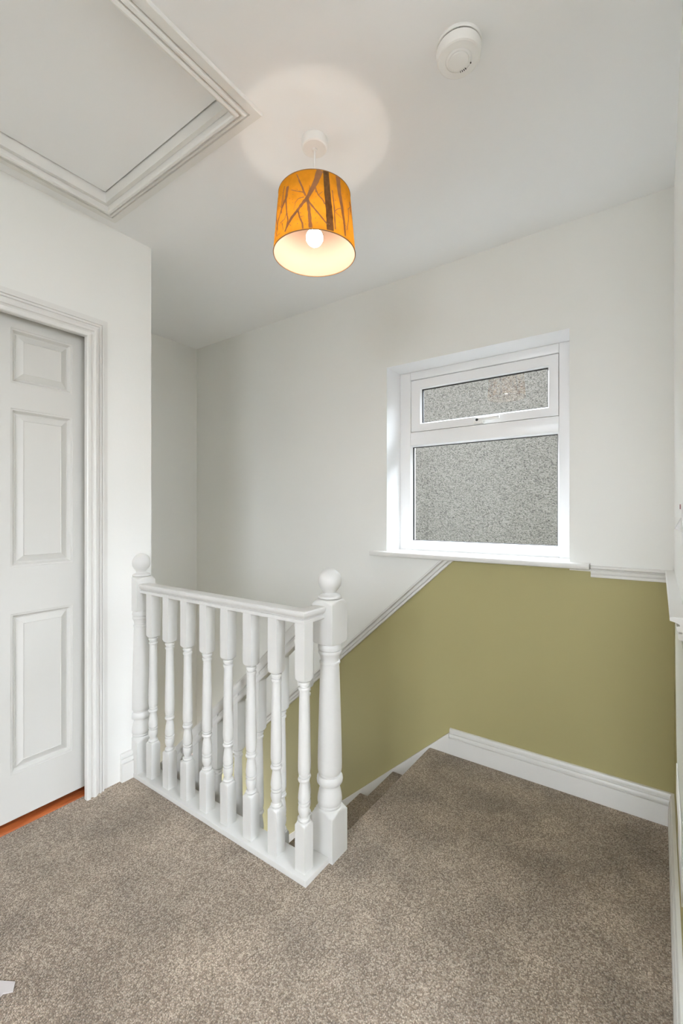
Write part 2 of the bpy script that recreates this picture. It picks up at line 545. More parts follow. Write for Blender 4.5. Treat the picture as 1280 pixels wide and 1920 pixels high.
# ---- baseboards
BASE = [(0, 0), (.019, 0), (.019, .071), (.0180, .0755), (.0095, .0765), (.0095, .0810), (.0158, .0820), (.0170, .0860), (.0160, .0930),
        (.0140, .0965), (.0075, .0972), (.0075, .1015), (.0112, .1025), (.0125, .1070), (.0118, .113), (.0090, .119), (.004, .121), (0, .121)]
segs = sweep([(XR, YR, 0), (XR, YW, 0), (-0.835, YW, 0)], BASE, (0, 0, 1))
tag(obj('baseboard_right', segs[0], M['gloss'], smooth=25), 'white grooved skirting along the right edge wall', 'baseboard', kind='structure')
tag(obj('baseboard_window', segs[1], M['gloss'], smooth=25), 'white grooved skirting under the olive wall, beside the carpet', 'baseboard', kind='structure')
tag(obj('baseboard_left', sweep([(XD, YE - 0.095, 0), (XD, 1.017, 0)], BASE, (0, 0, 1))[0], M['gloss'], smooth=25),
    'short piece of white skirting between door frame and wall newel', 'baseboard', kind='structure')
tag(obj('baseboard_left', sweep([(XD, DY0 - 0.076, 0), (XD, YB, 0)], BASE, (0, 0, 1))[0], M['gloss'], smooth=25),
    'white skirting on the door wall beyond the far door jamb', 'baseboard', kind='structure')

# ---- dado rails
DADO = [(0, 0), (.011, 0), (.0135, .003), (.0135, .0115), (.012, .0130), (.0065, .0135), (.0065, .0170), (.0145, .0175),
        (.0160, .0215), (.0160, .0275), (.0100, .0290), (.0115, .0330), (.0200, .0365), (.0275, .0385), (.0275, .045), (.025, .047), (0, .047)]
segs = sweep([(XR, 1.16, .913), (XR, YW, .913), (-0.229, YW, .913)], DADO, (0, 0, 1))
tag(obj('trim_1', segs[1], M['gloss'], smooth=25), 'white dado rail from the window sill to the right corner', 'dado rail', kind='structure')
tag(obj('trim_2', segs[0], M['gloss'], smooth=25), 'white dado rail on the right edge wall above the olive paint', 'dado rail', kind='structure')
SD = [(.041 - h * .041 / .047, w) for w, h in DADO]     # across the slope, top edge first
tl = math.sqrt(1 + DS * DS)
x1 = XL
zt = lambda x: 0.931 + DS * (x + 0.89)
bm = sweep([(-0.80, YW, zt(-0.80)), (x1, YW, zt(x1))], SD, (0, -1, 0), zcut=0.9445)[0]
tag(obj('trim_3', bm, M['gloss'], smooth=25), 'white dado rail sloping down the stair wall from the sill', 'dado rail', kind='structure')

# ---- door casing, jambs, threshold
CAS = [(0, 0), (0, .010), (.002, .0115), (.0065, .0115), (.0075, .0060), (.0105, .0060), (.0115, .0125), (.0140, .0135), (.0185, .0135), (.0200, .0075),
       (.0230, .0075), (.0245, .0130), (.0290, .0145), (.0330, .0200), (.0390, .0225), (.0450, .0215), (.0480, .0150), (.0530, .0115), (.0575, .0125), (.0590, .0205), (.0705, .0220),
       (.0735, .019), (.0745, 0)]
CAS = [(-w, h) for w, h in CAS]
casing = thing('trim_4', (XD, DY1, 0), 'white moulded casing and lining around the panelled door', 'door frame', 'structure')
g = 0.003
for bm in sweep([(XD, DY0 - g, 0), (XD, DY0 - g, DZ1 + g), (XD, DY1 + g, DZ1 + g), (XD, DY1 + g, 0)][::-1], [(-w, h) for w, h in CAS], (1, 0, 0))[::-1]:
    bm.verts.ensure_lookup_table()
    obj('casing', bm, M['gloss'], casing, smooth=25)
mkbox('jamb', XD - 0.10, XD, DY1, DY1 + JT, 0, DZ1 + JT, M['gloss'], casing)
mkbox('jamb', XD - 0.10, XD, DY0 - JT, DY0, 0, DZ1 + JT, M['gloss'], casing)
mkbox('head_jamb', XD - 0.10, XD, DY0, DY1, DZ1, DZ1 + JT, M['gloss'], casing)
tag(mkbox('trim_5', XD - 0.13, XD - 0.0245, DY0, DY1, -0.02, 0.006, M['wood'], bev=0.002),
    'orange-brown wooden threshold under the panelled door', 'threshold', kind='structure')

# ---- door leaf with six moulded panels
DF = -1.962                                             # face of the leaf
door = thing('door_1', (DF, 0.58, 0), 'white six-panel door, closed, cut off by the left edge', 'door', 'structure')
LY0, LY1, LZ0, LZ1 = DY0 + 0.003, DY1 - 0.003, 0.030, DZ1 - 0.004
cols = [(0.325, 0.540), (0.628, 0.843)]
rows = [(0.199, 0.799), (0.973, 1.568), (1.663, 1.868)]
ys = [LY0] + [v for c_ in cols for v in c_] + [LY1]
zs = [LZ0] + [v for r_ in rows for v in r_] + [LZ1]
holes = [(a, b, c_, d) for a, b in cols for c_, d in rows]
bm = plate(grid_polys(ys, zs, holes), lambda y, z: (DF, y, z), (-0.038, 0, 0))
obj('leaf', bm, M['door'], door, smooth=0)
PR = [(0, 0), (.0012, -.0016), (.0070, -.0028), (.0090, -.0058), (.0150, -.0155), (.0185, -.0160), (.0200, -.0140), (.042, -.0025), (.0435, -.0045)]
for (a, b) in cols:
    for (c_, d) in rows:
        bm = bmesh.new()
        rings = []
        for w, h in PR:
            rings.append([bm.verts.new((DF + h, y, z)) for y, z in ((a + w, c_ + w), (b - w, c_ + w), (b - w, d - w), (a + w, d - w))])
        back = [bm.verts.new((DF - .037, y, z)) for y, z in ((a, c_), (b, c_), (b, d), (a, d))]
        seq = [back] + rings
        for r0, r1 in zip(seq, seq[1:]):
            for i in range(4):
                j = (i + 1) % 4
                bm.faces.new((r0[i], r0[j], r1[j], r1[i]))
        bm.faces.new(rings[-1]); bm.faces.new(back[::-1])
        obj('panel', bm, M['door'], door, smooth=20)
# lever handle near the far stile, outside the frame of the photo
bm = turned([(0.024, 0), (0.024, .006), (.010, .008), (.010, .045)], nseg=20)
bmesh.ops.rotate(bm, matrix=Matrix.Rotation(math.pi / 2, 3, 'Y'), verts=bm.verts)
bmesh.ops.translate(bm, vec=(DF, LY0 + 0.06, 1.0), verts=bm.verts)
box(bm, DF + .038, DF + .05, LY0 + 0.05, LY0 + 0.16, 0.992, 1.008, 0.003)
obj('door_handle', bm, M['plastic_g'], door)

# ---- window: frame, opening top sash, panes
win = thing('window_1', (-0.75, 2.24, 0.97), 'white plastic window with top-opening sash over a fixed pane', 'window', 'structure')
FY = 2.237                                              # inner face of the frame
FD = 0.065
ix0, ix1 = WX0 + 0.064, WX1 - 0.066                     # inside the outer frame
zl0, zl1 = 1.015, 1.548                                 # lower pane
zs0, zs1 = 1.622, 1.912                                 # sash opening
def rail(name, x0, x1, z0, z1, y0=FY, y1=FY + FD, m='upvc', parent=win, bev=0.003):
    return mkbox(name, x0, x1, y0, y1, z0, z1, M[m], parent, bev)
rail('frame_stile', WX0, ix0, 0.970, WZ1)
rail('frame_stile', ix1, WX1, 0.970, WZ1)
rail('frame_rail', ix0, ix1, 0.970, zl0)
rail('frame_rail', ix0, ix1, zs1, WZ1)
rail('transom', ix0, ix1, zl1, zs0)
def bead(x0, x1, z0, z1, y, w, d, m, name, parent):
    """thin frame of four bevelled strips round a pane"""
    bm = bmesh.new()
    o_ = [(x0, z0), (x1, z0), (x1, z1), (x0, z1)]
    i_ = [(x0 + w, z0 + w), (x1 - w, z0 + w), (x1 - w, z1 - w), (x0 + w, z1 - w)]
    A = [bm.verts.new((x, y, z)) for x, z in o_]
    B = [bm.verts.new((x, y + d, z)) for x, z in i_]
    Bk = [bm.verts.new((x, y + d + .012, z)) for x, z in i_]
    Ak = [bm.verts.new((x, y + d + .012, z)) for x, z in o_]
    for i in range(4):
        j = (i + 1) % 4
        bm.faces.new((A[i], A[j], B[j], B[i])); bm.faces.new((B[i], B[j], Bk[j], Bk[i]))
        bm.faces.new((Bk[i], Bk[j], Ak[j], Ak[i])); bm.faces.new((Ak[i], Ak[j], A[j], A[i]))
    return obj(name, bm, M[m], parent, smooth=0)
bead(ix0, ix1, zl0, zl1, FY + .006, .007, .010, 'upvc', 'glazing_bead', win)
bead(ix0 + .007, ix1 - .007, zl0 + .007, zl1 - .007, FY + .017, .003, .003, 'black', 'gasket', win)
mkbox('pane', ix0 + .008, ix1 - .008, FY + .023, FY + .029, zl0 + .008, zl1 - .008, M['glass'], win)
sash = mkbox('sash', ix0 + .004, ix0 + .052, FY + .004, FY + .055, zs0 + .004, zs1 - .004, M['upvc'], win, 0.004)
sash.data.name = 'sash'
bm = bmesh.new()
sx0, sx1, sz0, sz1 = ix0 + .003, ix1 - .003, zs0 + .003, zs1 - .003
px0, px1, pz0, pz1 = sx0 + .053, sx1 - .040, sz0 + .040, sz1 - .046
for b_ in ((sx0, px0, sz0, sz1), (px1, sx1, sz0, sz1), (px0, px1, sz0, pz0), (px0, px1, pz1, sz1)):
    box(bm, b_[0], b_[1], FY + .006, FY + .055, b_[2], b_[3])
bm2 = bpy.data.meshes.new('sash')
bmesh.ops.remove_doubles(bm, verts=bm.verts, dist=1e-5)
bm.to_mesh(bm2); bm.free(); bm2.materials.append(M['upvc'])
sash.data = bm2
bead(sx0 - .003, sx1 + .003, sz0 - .003, sz1 + .003, FY + .014, .0028, .001, 'dark', 'sash_gap', win)
bead(px0, px1, pz0, pz1, FY + .009, .006, .009, 'upvc', 'glazing_bead', sash)
bead(px0 + .006, px1 - .006, pz0 + .006, pz1 - .006, FY + .019, .003, .003, 'black', 'gasket', sash)
mkbox('pane', px0 + .007, px1 - .007, FY + .026, FY + .032, pz0 + .007, pz1 - .007, M['glass'], sash)
# handle on the sash bottom rail
hz = sz0 + .012
bm = box(bmesh.new(), -0.770, -0.722, FY - .008, FY + .006, hz - .010, hz + .010, .003)
hd = obj('window_handle', bm, M['plastic'], sash)
bm = box(bmesh.new(), -0.752, -0.635, FY - .028, FY - .014, hz + .000, hz + .017, .005)
obj('lever', bm, M['plastic'], hd)
bm = turned([(.009, 0), (.010, .004), (.010, .016), (.007, .020)], nseg=20)
bmesh.ops.rotate(bm, matrix=Matrix.Rotation(math.pi / 2, 3, 'X'), verts=bm.verts)
bmesh.ops.translate(bm, vec=(-0.745, FY - .008, hz + .006), verts=bm.verts)
obj('handle_hub', bm, M['plastic'], hd)
bm = turned([(.0068, 0), (.0068, .004), (.004, .006)], nseg=16)
bmesh.ops.rotate(bm, matrix=Matrix.Rotation(math.pi / 2, 3, 'X'), verts=bm.verts)
bmesh.ops.translate(bm, vec=(-0.745, FY - .0275, hz + .006), verts=bm.verts)
tag_ = obj('lock_button', bm, M['black'], hd); tag_['label'] = 'black lock button'
# sill board
pr_ = [(-.052, .010), (-.050, .004), (-.044, .0005), (0, 0), (0, .025), (-.046, .025), (-.050, .022), (-.052, .016)]
bm = bmesh.new()
def sill_ring(x): return [bm.verts.new((x, YW + y, 0.945 + z)) for y, z in pr_]
a, b = sill_ring(-1.272), sill_ring(-0.231)
for i in range(len(pr_)):
    j = (i + 1) % len(pr_)
    bm.faces.new((a[i], a[j], b[j], b[i]))
bm.faces.new(a[::-1]); bm.faces.new(b)
box(bm, WX0, WX1, YW, FY, 0.945, 0.970)
tag(obj('trim_6', bm, M['gloss']), 'white rounded window sill board projecting over the olive wall', 'window sill', kind='structure')

# ================================================================== STAIRS
stair = thing('staircase', (XE, 1.65, -1.9), 'brown carpeted staircase going down beside the olive wall', 'staircase')
NST = 9
def step_mesh():
    # (x, z) with the nosing at x=0 and the tread at z=0; steps go down towards -x
    arc = [(.013 - .013 * math.sin(t), -.013 + .013 * math.cos(t)) for t in [i * math.pi / 12 for i in range(0, 10)]]
    pr = [(GOING + .018, 0)] + arc + [(.012, -.032), (.018, -.036), (.018, -RISE), (GOING + .018, -RISE)]
    bm = bmesh.new()
    A = [bm.verts.new((x, 1.262, z)) for x, z in pr]
    B = [bm.verts.new((x, YW - .0185, z)) for x, z in pr]
    for i in range(len(pr)):
        j = (i + 1) % len(pr)
        bm.faces.new((A[i], A[j], B[j], B[i]))
    bm.faces.new(A[::-1]); bm.faces.new(B)
    return bm
first = None
for k in range(1, NST + 1):
    if first is None:
        o = obj('step', step_mesh(), M['carpet'], smooth=40); first = o
    else:
        o = first.copy(); C.objects.link(o)
    o.location = (XE - GOING * k, 0, -RISE * k)
    put(o, stair)
# riser below the landing edge
mkbox('riser', XE + .0, XE + .018, 1.262, YW - .018, -RISE * 1.0 - .19, -0.2, M['carpet'], stair)
# wall string (sloping skirting on the stair wall)
zs_ = lambda x: .111 + .897 * (x + .825)
pl = [[(-0.836, -.19), (-0.836, zs_(-0.836)), (XL + .001, zs_(XL)), (XL + .001, zs_(XL) - .5)]]
bm = plate(pl, lambda x, z: (x, YW - .001, z), (0, -.017, 0))
obj('wall_string', bm, M['gloss'], stair, smooth=0)
# outer closed string
zo = lambda x: 0.772 + .93 * (x + 1.084) - .845
pl = [[(-0.976, zo(-.976)), (-0.976, zo(-.976) - .34), (XL + .001, zo(XL) - .34), (XL + .001, zo(XL))]]
obj('outer_string', plate(pl, lambda x, z: (x, 1.206, z), (0, .05, 0)), M['gloss'], stair, smooth=0)

# ================================================================== BALUSTRADES
NC = (-0.932, 1.233)                                    # corner newel
HS = 0.0435
def newel_profile():
    s = HS * 1.42
    blk = [(s, 0.0), (s, 0.145), (HS * 1.36, .1475), (HS * 1.25, .151), (HS * 1.12, .1555), (HS * 1.0, .1605), (.0400, .1635)]
    trn = [(.0385, .164), (.0405, .167), (.0410, .171), (.0395, .1745), (.0400, .176), (.0425, .180), (.0428, .190), (.0412, .203), (.0380, .218), (.0340, .230), (.0316, .238), (.0330, .2400),
           (.0405, .2415), (.0444, .2475), (.0455, .2560), (.0444, .2650), (.0405, .2720), (.0355, .2735), (.0355, .277),
           (.0405, .2830), (.0418, .292), (.0421, .310), (.0415, .36), (.0398, .43), (.0376, .51), (.0352, .59), (.0336, .640), (.0328, .655),
           (.0355, .6562), (.0366, .660), (.0355, .6642), (.0318, .6660), (.0318, .672), (.0335, .680), (.0360, .687), (.0368, .690), (.0396, .6915), (.0410, .6970), (.0396, .7022), (.0352, .7035),
           (.0352, .7058), (.0404, .7072), (.0415, .7130), (.0412, .7180), (.0395, .7225), (.0390, .7265)]
    top = [(HS * 1.0, .7275), (HS * 1.25, .7290), (HS * 1.36, .732), (s, .7365), (s, .8640), (HS * 1.38, .8662), (HS * 1.28, .8705), (HS * 1.16, .8745), (HS * 1.05, .8775), (HS * .98, .8792), (.030, .8805)]
    return blk + trn + top
def cap_profile():
    p = [(.034, .8800), (.0385, .8812), (.0408, .8840), (.0408, .8870), (.0390, .8905), (.0310, .8945), (.0240, .8975), (.0215, .9010)]
    R, zc = .0418, .9425
    a0 = -math.acos(.0215 / R)
    for i in range(1, 17):
        a = a0 + (math.pi / 2 * .985 - a0) * i / 16
        p.append((R * math.cos(a), zc + R * math.sin(a)))
    return p
bal = thing('landing_balustrade', (NC[0], 1.11, 0), 'white painted landing balustrade with turned balusters and ball newels', 'balustrade')
n1 = obj('newel_post', turned(newel_profile(), HS, 40, NC[0], NC[1], 0), M['bal'], bal, smooth=35)
n1['label'] = 'full corner newel post'
obj('ball_cap', turned(cap_profile(), None, 40, NC[0], NC[1], 0), M['bal'], n1, smooth=35)
BY = 1.106                                              # centre line of the landing balusters
def half(bm):
    bmesh.ops.bisect_plane(bm, geom=bm.verts[:] + bm.edges[:] + bm.faces[:], plane_co=(XD, 0, 0), plane_no=(1, 0, 0), clear_inner=True)
    es = [e for e in bm.edges if e.is_boundary]
    bmesh.ops.holes_fill(bm, edges=es)
    return bm
n2 = obj('newel_post', half(turned(newel_profile(), HS, 40, XD + 0.001, BY + .008, .009)), M['bal'], bal, smooth=35)
n2['label'] = 'half newel post fixed to the door wall'
obj('ball_cap', half(turned(cap_profile(), None, 40, XD + 0.001, BY + .008, .009)), M['bal'], n2, smooth=35)

# base rail: board along the landing edge, returning to the corner newel
CX = -0.902
bp_ = [[(XD, 1.068), (CX, 1.068), (CX, NC[1] - HS), (NC[0] - HS - .02, NC[1] - HS), (NC[0] - HS - .02, 1.158), (XD, 1.158)]]
bm = plate(bp_, lambda x, y: (x, y, 0.0005), (0, 0, .0195))
bmesh.ops.bevel(bm, geom=[e for e in bm.edges if all(v.co.z > .015 for v in e.verts)], offset=.004, segments=2, profile=.5, affect='EDGES')
obj('base_rail', bm, M['bal'], bal)

BH = 0.0208
def bal_profile(zb_, zt_):
    s = BH * 1.42
    return [(s, zb_), (s, .1655), (BH * 1.3, .1690), (BH * 1.1, .1735), (BH * .98, .1755), (.0165, .1760),
            (.0150, .1770), (.0188, .1785), (.0197, .1820), (.0185, .1850), (.0138, .1865), (.0128, .1890), (.0140, .1920),
            (.0175, .2020), (.0192, .2120), (.0190, .2210), (.0172, .2270), (.0145, .2280), (.0145, .2305), (.0183, .2315), (.0190, .2345), (.0183, .2375), (.0145, .2385),
            (.0145, .2410), (.0185, .2422), (.0194, .2500), (.0188, .2600), (.0168, .2790), (.0140, .2950), (.0126, .3020), (.0130, .3035),
            (.0180, .3050), (.0200, .3110), (.0180, .3170), (.0138, .3185), (.0138, .3210), (.0172, .3225), (.0174, .3260), (.0150, .3272), (.0150, .3290), (.0178, .3305),
            (.0192, .3400), (.0194, .3550), (.0188, .4000), (.0176, .4700), (.0163, .5500), (.0153, .5980), (.0152, .6010),
            (.0178, .6020), (.0190, .6065), (.0178, .6110), (.0142, .6125), (.0138, .6165), (.0178, .6185), (.0192, .6235), (.0180, .6285), (.0145, .6298),
            (.0165, .6320), (BH * .98, .6325), (BH * 1.2, .6345), (BH * 1.35, .6380), (s, .6420), (s, zt_)]
b_first = None
PITCH = 0.1237
for k in range(8):
    if b_first is None:
        o = obj('baluster', turned(bal_profile(.0185, .822), BH, 24), M['bal'], smooth=35); b_first = o
    else:
        o = b_first.copy(); C.objects.link(o)
    o.location = (-0.9415 - PITCH * k, BY, 0)
    put(o, bal)

RAIL = [(-.019, 0), (.019, 0), (.0215, .003), (.0215, .012), (.0195, .0140), (.0150, .0148), (.0150, .0185), (.0195, .0193), (.0225, .0215), (.0265, .0280),
        (.0280, .0330), (.0275, .0385), (.0240, .0415), (.012, .0425), (-.012, .0425), (-.0240, .0415), (-.0275, .0385), (-.0280, .0330), (-.0265, .0280), (-.0225, .0215),
        (-.0195, .0193), (-.0150, .0185), (-.0150, .0148), (-.0195, .0140), (-.0215, .012), (-.0215, .003)]
rz = 0.8185
RX = -0.943
segs = sweep([(XD + HS + .0005, BY, rz), (RX, BY, rz), (RX, NC[1] - HS - .0005, rz)], RAIL, (0, 0, 1))
for bm in segs:
    obj('handrail', bm, M['bal'], bal, smooth=28)

# ---- stair balustrade: raking handrail and balusters on the outer string
sb = thing('stair_balustrade', (-1.5, 1.233, -0.5), 'white raking handrail and balusters running down beside the stairs', 'balustrade')
SL = RISE / GOING
hz_ = lambda x: 0.772 + .93 * (x + 1.084)               # top line of the raking rail
dv = Vector((-1, 0, -.93)).normalized()
up = Vector((-.93, 0, 1)).normalized()
xs0, xs1 = NC[0] - HS - .001, XL + .001
S1 = 1.45
RR = [(w * 1.05, h * S1) for w, h in RAIL]
p0 = Vector((xs0, 1.233, hz_(xs0))) - up * (.0425 * S1)
p1 = Vector((xs1, 1.233, hz_(xs1))) - up * (.0425 * S1)
bm = sweep([p0, p1], RR, up)[0]
for v in bm.verts:                                      # plumb cut at the newel
    t = ((xs0 if (v.co - p0).length < .15 else xs1) - v.co.x) / dv.x
    v.co += dv * t
obj('raking_handrail', bm, M['bal'], sb, smooth=28)
sfirst = None
for k, x in enumerate([-1.042, -1.162, -1.282, -1.402, -1.528, -1.654, -1.780, -1.906, -2.03, -2.15]):
    if sfirst is None:
        bm = turned(bal_profile(.0535, .875), BH, 24)
        for v in bm.verts:                              # foot cut to the rake of the string
            if v.co.z < .06:
                v.co.z += .93 * v.co.x
        o = obj('baluster', bm, M['bal'], smooth=35); sfirst = o
    else:
        o = sfirst.copy(); C.objects.link(o)
    # underside of rail at this x, minus the length of a turned baluster
    o.location = (x, 1.233, hz_(x) - .085 - .812)
    put(o, sb)

# ================================================================== CEILING THINGS
# ---- loft hatch
hat = thing('loft_hatch', ((HX0 + HX1) / 2, (HY0 + HY1) / 2, CEIL), 'white loft hatch panel recessed in a moulded ceiling casing', 'loft hatch')
HC = [(0, 0), (0, .010), (.002, .012), (.026, .013), (.028, .0075), (.0315, .0075), (.0335, .016), (.038, .019), (.043, .019), (.0445, .0125), (.0475, .0125), (.0495, .021), (.055, .0245), (.061, .0235), (.064, .019), (.064, 0)]
cz = CEIL - .0005
for bm in sweep([(HX0, HY1, cz), (HX1, HY1, cz), (HX1, HY0, cz), (HX0, HY0, cz)], HC, (0, 0, -1), closed=True):
    obj('casing', bm, M['gloss'], hat, smooth=25)
ph = .044
lin = .016
e1 = .001
for (a, b, c_, d) in ((hx0 + e1, hx1 - e1, hy1 - lin, hy1 - e1), (hx0 + e1, hx1 - e1, hy0 + e1, hy0 + lin), (hx0 + e1, hx0 + lin, hy0 + lin, hy1 - lin), (hx1 - lin, hx1 - e1, hy0 + lin, hy1 - lin)):
    mkbox('lining', a, b, c_, d, CEIL - .002, CEIL + ph, M['gloss'], hat)
mkbox('gap_shade', hx0 + .001, hx1 - .001, hy0 + .001, hy1 - .001, CEIL + ph + .004, CEIL + ph + .010, M['black'], hat)  # black sheet standing in for the shade around the hatch panel
mkbox('hatch_panel', hx0 + lin + .004, hx1 - lin - .004, hy0 + lin + .004, hy1 - lin - .004, CEIL + ph - .006, CEIL + ph + .004, M['ceil'], hat)

# ---- smoke alarm
SX, SY = -0.429, 1.129
smk = thing('smoke_alarm', (SX, SY, CEIL), 'round white smoke alarm fixed to the ceiling', 'smoke alarm')
def down(prof, x, y, nseg=48):
    bm = turned([(r, -z) for r, z in prof], None, nseg, x, y, CEIL)
    return bm
obj('mounting_base', down([(.058, 0), (.0585, .006), (.057, .008), (.0545, .0085)], SX, SY), M['plastic'], smk)
obj('base_gap', down([(.0545, .0085), (.0545, .0125)], SX, SY), M['dark'], smk)
obj('body', down([(.0545, .0125), (.0575, .0130), (.0580, .016), (.0560, .032), (.0540, .036), (.0505, .0378), (.0340, .0382), (.0332, .0372), (.0322, .0372), (.0314, .0380),
                  (.0285, .0400), (.0270, .0402)], SX, SY, 56), M['plastic'], smk, smooth=22)
obj('test_button', down([(.0270, .0385), (.0262, .0395), (.0258, .0418), (.0240, .0430), (.015, .0436), (.001, .0438)], SX, SY), M['plastic'], smk, smooth=22)
for i in range(4):                                      # sounder slots at the rim of the button
    a = YAW + math.radians(53 + (i - 1.5) * 9)
    bm = box(bmesh.new(), -.0028, .0028, -.0007, .0007, -.0412, -.0395)
    bmesh.ops.rotate(bm, matrix=Matrix.Rotation(a, 3, 'Z'), verts=bm.verts)
    bmesh.ops.translate(bm, vec=(SX + .030 * math.cos(a), SY + .030 * math.sin(a), CEIL), verts=bm.verts)
    obj('sounder_slot', bm, M['dark'], smk)
a = YAW + math.radians(8)
bm = turned([(.0016, -.0405), (.0016, -.0385)], None, 12, SX + .033 * math.cos(a), SY + .033 * math.sin(a), CEIL)
obj('indicator', bm, M['dark'], smk)

# ---- pendant lamp
LX, LY = -0.924, 1.139
lamp = thing('pendant_lamp', (LX, LY, CEIL), 'lit pendant lamp with amber drum shade printed with bare trees', 'pendant lamp')
obj('ceiling_rose', turned([(r, CEIL - z) for r, z in [(.0415, 0), (.0425, .002), (.0425, .022), (.0410, .027), (.0375, .0295), (.009, .0310), (.0085, .0350), (.006, .0365)]], None, 40, LX, LY), M['plastic'], lamp)
SB, ST, RB, RT = 2.027, 2.2195, .1345, .1175            # shade bottom/top height and radii
obj('cord', turned([(.0032, CEIL - .034), (.0032, 2.165)], None, 12, LX, LY), M['plastic'], lamp)
obj('lamp_holder', turned([(.008, 2.175), (.015, 2.168), (.0165, 2.150), (.0175, 2.130), (.0235, 2.128), (.0235, 2.122), (.0155, 2.120), (.0150, 2.116)], None, 24, LX, LY), M['plastic'], lamp)
RBU, ZBU = .0275, 2.0835
bp2 = [(.004, ZBU - RBU)]
for i in range(1, 13):
    a = -math.pi / 2 + math.radians(118) * i / 12
    bp2.append((RBU * math.cos(a), ZBU + RBU * math.sin(a)))
bulb = obj('bulb', turned(bp2, None, 32, LX, LY), M['bulb'], lamp, smooth=60)
obj('bulb_housing', turned([(.0236, ZBU + .0132), (.0243, ZBU + .0136), (.0232, ZBU + .019), (.0175, ZBU + .029), (.0140, ZBU + .034), (.0135, ZBU + .040)], None, 32, LX, LY), M['plastic'], bulb, smooth=60)
# shade: two skins 1.6 mm apart, closed at the rims
bm = bmesh.new()
NS = 96
TH = .0016
ring = lambda r, z: [bm.verts.new((LX + r * math.cos(2 * math.pi * i / NS), LY + r * math.sin(2 * math.pi * i / NS), z)) for i in range(NS)]
oo, ot, it, ib = ring(RB, SB), ring(RT, ST), ring(RT - TH, ST), ring(RB - TH, SB)
for a_, b_, mi in ((oo, ot, 0), (ot, it, 0), (it, ib, 1), (ib, oo, 0)):
    for i in range(NS):
        j = (i + 1) % NS
        bm.faces.new((a_[i], a_[j], b_[j], b_[i])).material_index = mi
shade = obj('lamp_shade', bm, [M['shade_out'], M['shade_in']], lamp, smooth=40)
def torus(R, z, r=.0016, n=96, k=8):
    bm = bmesh.new()
    rings = [[bm.verts.new((LX + (R + r * math.cos(2 * math.pi * q / k)) * math.cos(2 * math.pi * i / n), LY + (R + r * math.cos(2 * math.pi * q / k)) * math.sin(2 * math.pi * i / n), z + r * math.sin(2 * math.pi * q / k))) for q in range(k)] for i in range(n)]
    for i in range(n):
        for q in range(k):
            bm.faces.new((rings[i][q], rings[(i + 1) % n][q], rings[(i + 1) % n][(q + 1) % k], rings[i][(q + 1) % k]))
    return bm
obj('rim', torus(RB - .0006, SB), M['rim'], shade)
obj('rim', torus(RT - .0006, ST), M['rim'], shade)
# spider ring that carries the shade on the lamp holder
bm = torus(.021, 2.1255, .0012, 32, 6)
for i in range(3):
    a = i * 2 * math.pi / 3 + .4
    q0 = Vector((LX + .021 * math.cos(a), LY + .021 * math.sin(a), 2.1255)); q1 = Vector((LX + (RT - .003) * math.cos(a), LY + (RT - .003) * math.sin(a), ST - .004))
    d = (q1 - q0).normalized(); s1 = d.orthogonal().normalized(); s2 = d.cross(s1)
    A = [bm.verts.new(q0 + (s1 * math.cos(t) + s2 * math.sin(t)) * .001) for t in (0, 1.571, 3.142, 4.712)]
    B = [bm.verts.new(q1 + (s1 * math.cos(t) + s2 * math.sin(t)) * .001) for t in (0, 1.571, 3.142, 4.712)]
    for q in range(4):
        bm.faces.new((A[q], A[(q + 1) % 4], B[(q + 1) % 4], B[q]))
obj('shade_spider', bm, M['plastic'], shade)
# printed trees: thin flat ink shapes on the outer skin, as (sideways -1..1, height 0..1, width)
PHI0 = math.atan2(-LY, -LX)
def az(px, py):
    hw = 282 + (py - 560) * (326 - 282) / (1080 - 560)
    al = math.asin(max(-.98, min(.98, (px - 634) / hw)))
    yt = 412 + 150 * (1 - math.cos(al)); yb = 893 + 190 * (1 - math.cos(al))
    return al, (yb - py) / (yb - yt)
def ink(bm, pts, w0, w1, al_off=0.0, mirror=1):
    A = [az(x, y) for x, y in pts]
    sm = []
    for (a0, t0), (a1, t1) in zip(A, A[1:]):
        for q in range(5):
            sm.append((a0 + (a1 - a0) * q / 5, t0 + (t1 - t0) * q / 5))
    sm.append(A[-1])
    n = len(sm)
    NA = 6 if max(w0, w1) > 15 else 2
    prev = None
    for i, (al, t) in enumerate(sm):
        t = max(.008, min(.992, t))
        w = (w0 + (w1 - w0) * i / (n - 1)) / 300.0 * .128
        w *= 1 + (.18 if w0 < 40 else .05) * math.sin(i * 2.3 + w0)
        i0, i1 = max(0, i - 1), min(n - 1, i + 1)
        dx, dy = (sm[i1][0] - sm[i0][0]) * .126, (sm[i1][1] - sm[i0][1]) * .19
        l = math.hypot(dx, dy) or 1
        nx, ny = -dy / l, dx / l
        vs = []
        for q in range(NA + 1):
            s = -1 + 2 * q / NA
            tt = max(.006, min(.994, t + s * ny * w / 2 / .19))
            aa = al + s * nx * w / 2 / .126
            r = RB + (RT - RB) * tt + .0004
            ph_ = PHI0 + al_off + mirror * aa
            vs.append(bm.verts.new((LX + r * math.cos(ph_), LY + r * math.sin(ph_), SB + (ST - SB) * tt)))
        if prev:
            for q in range(NA):
                bm.faces.new((prev[q], prev[q + 1], vs[q + 1], vs[q]))
        prev = vs
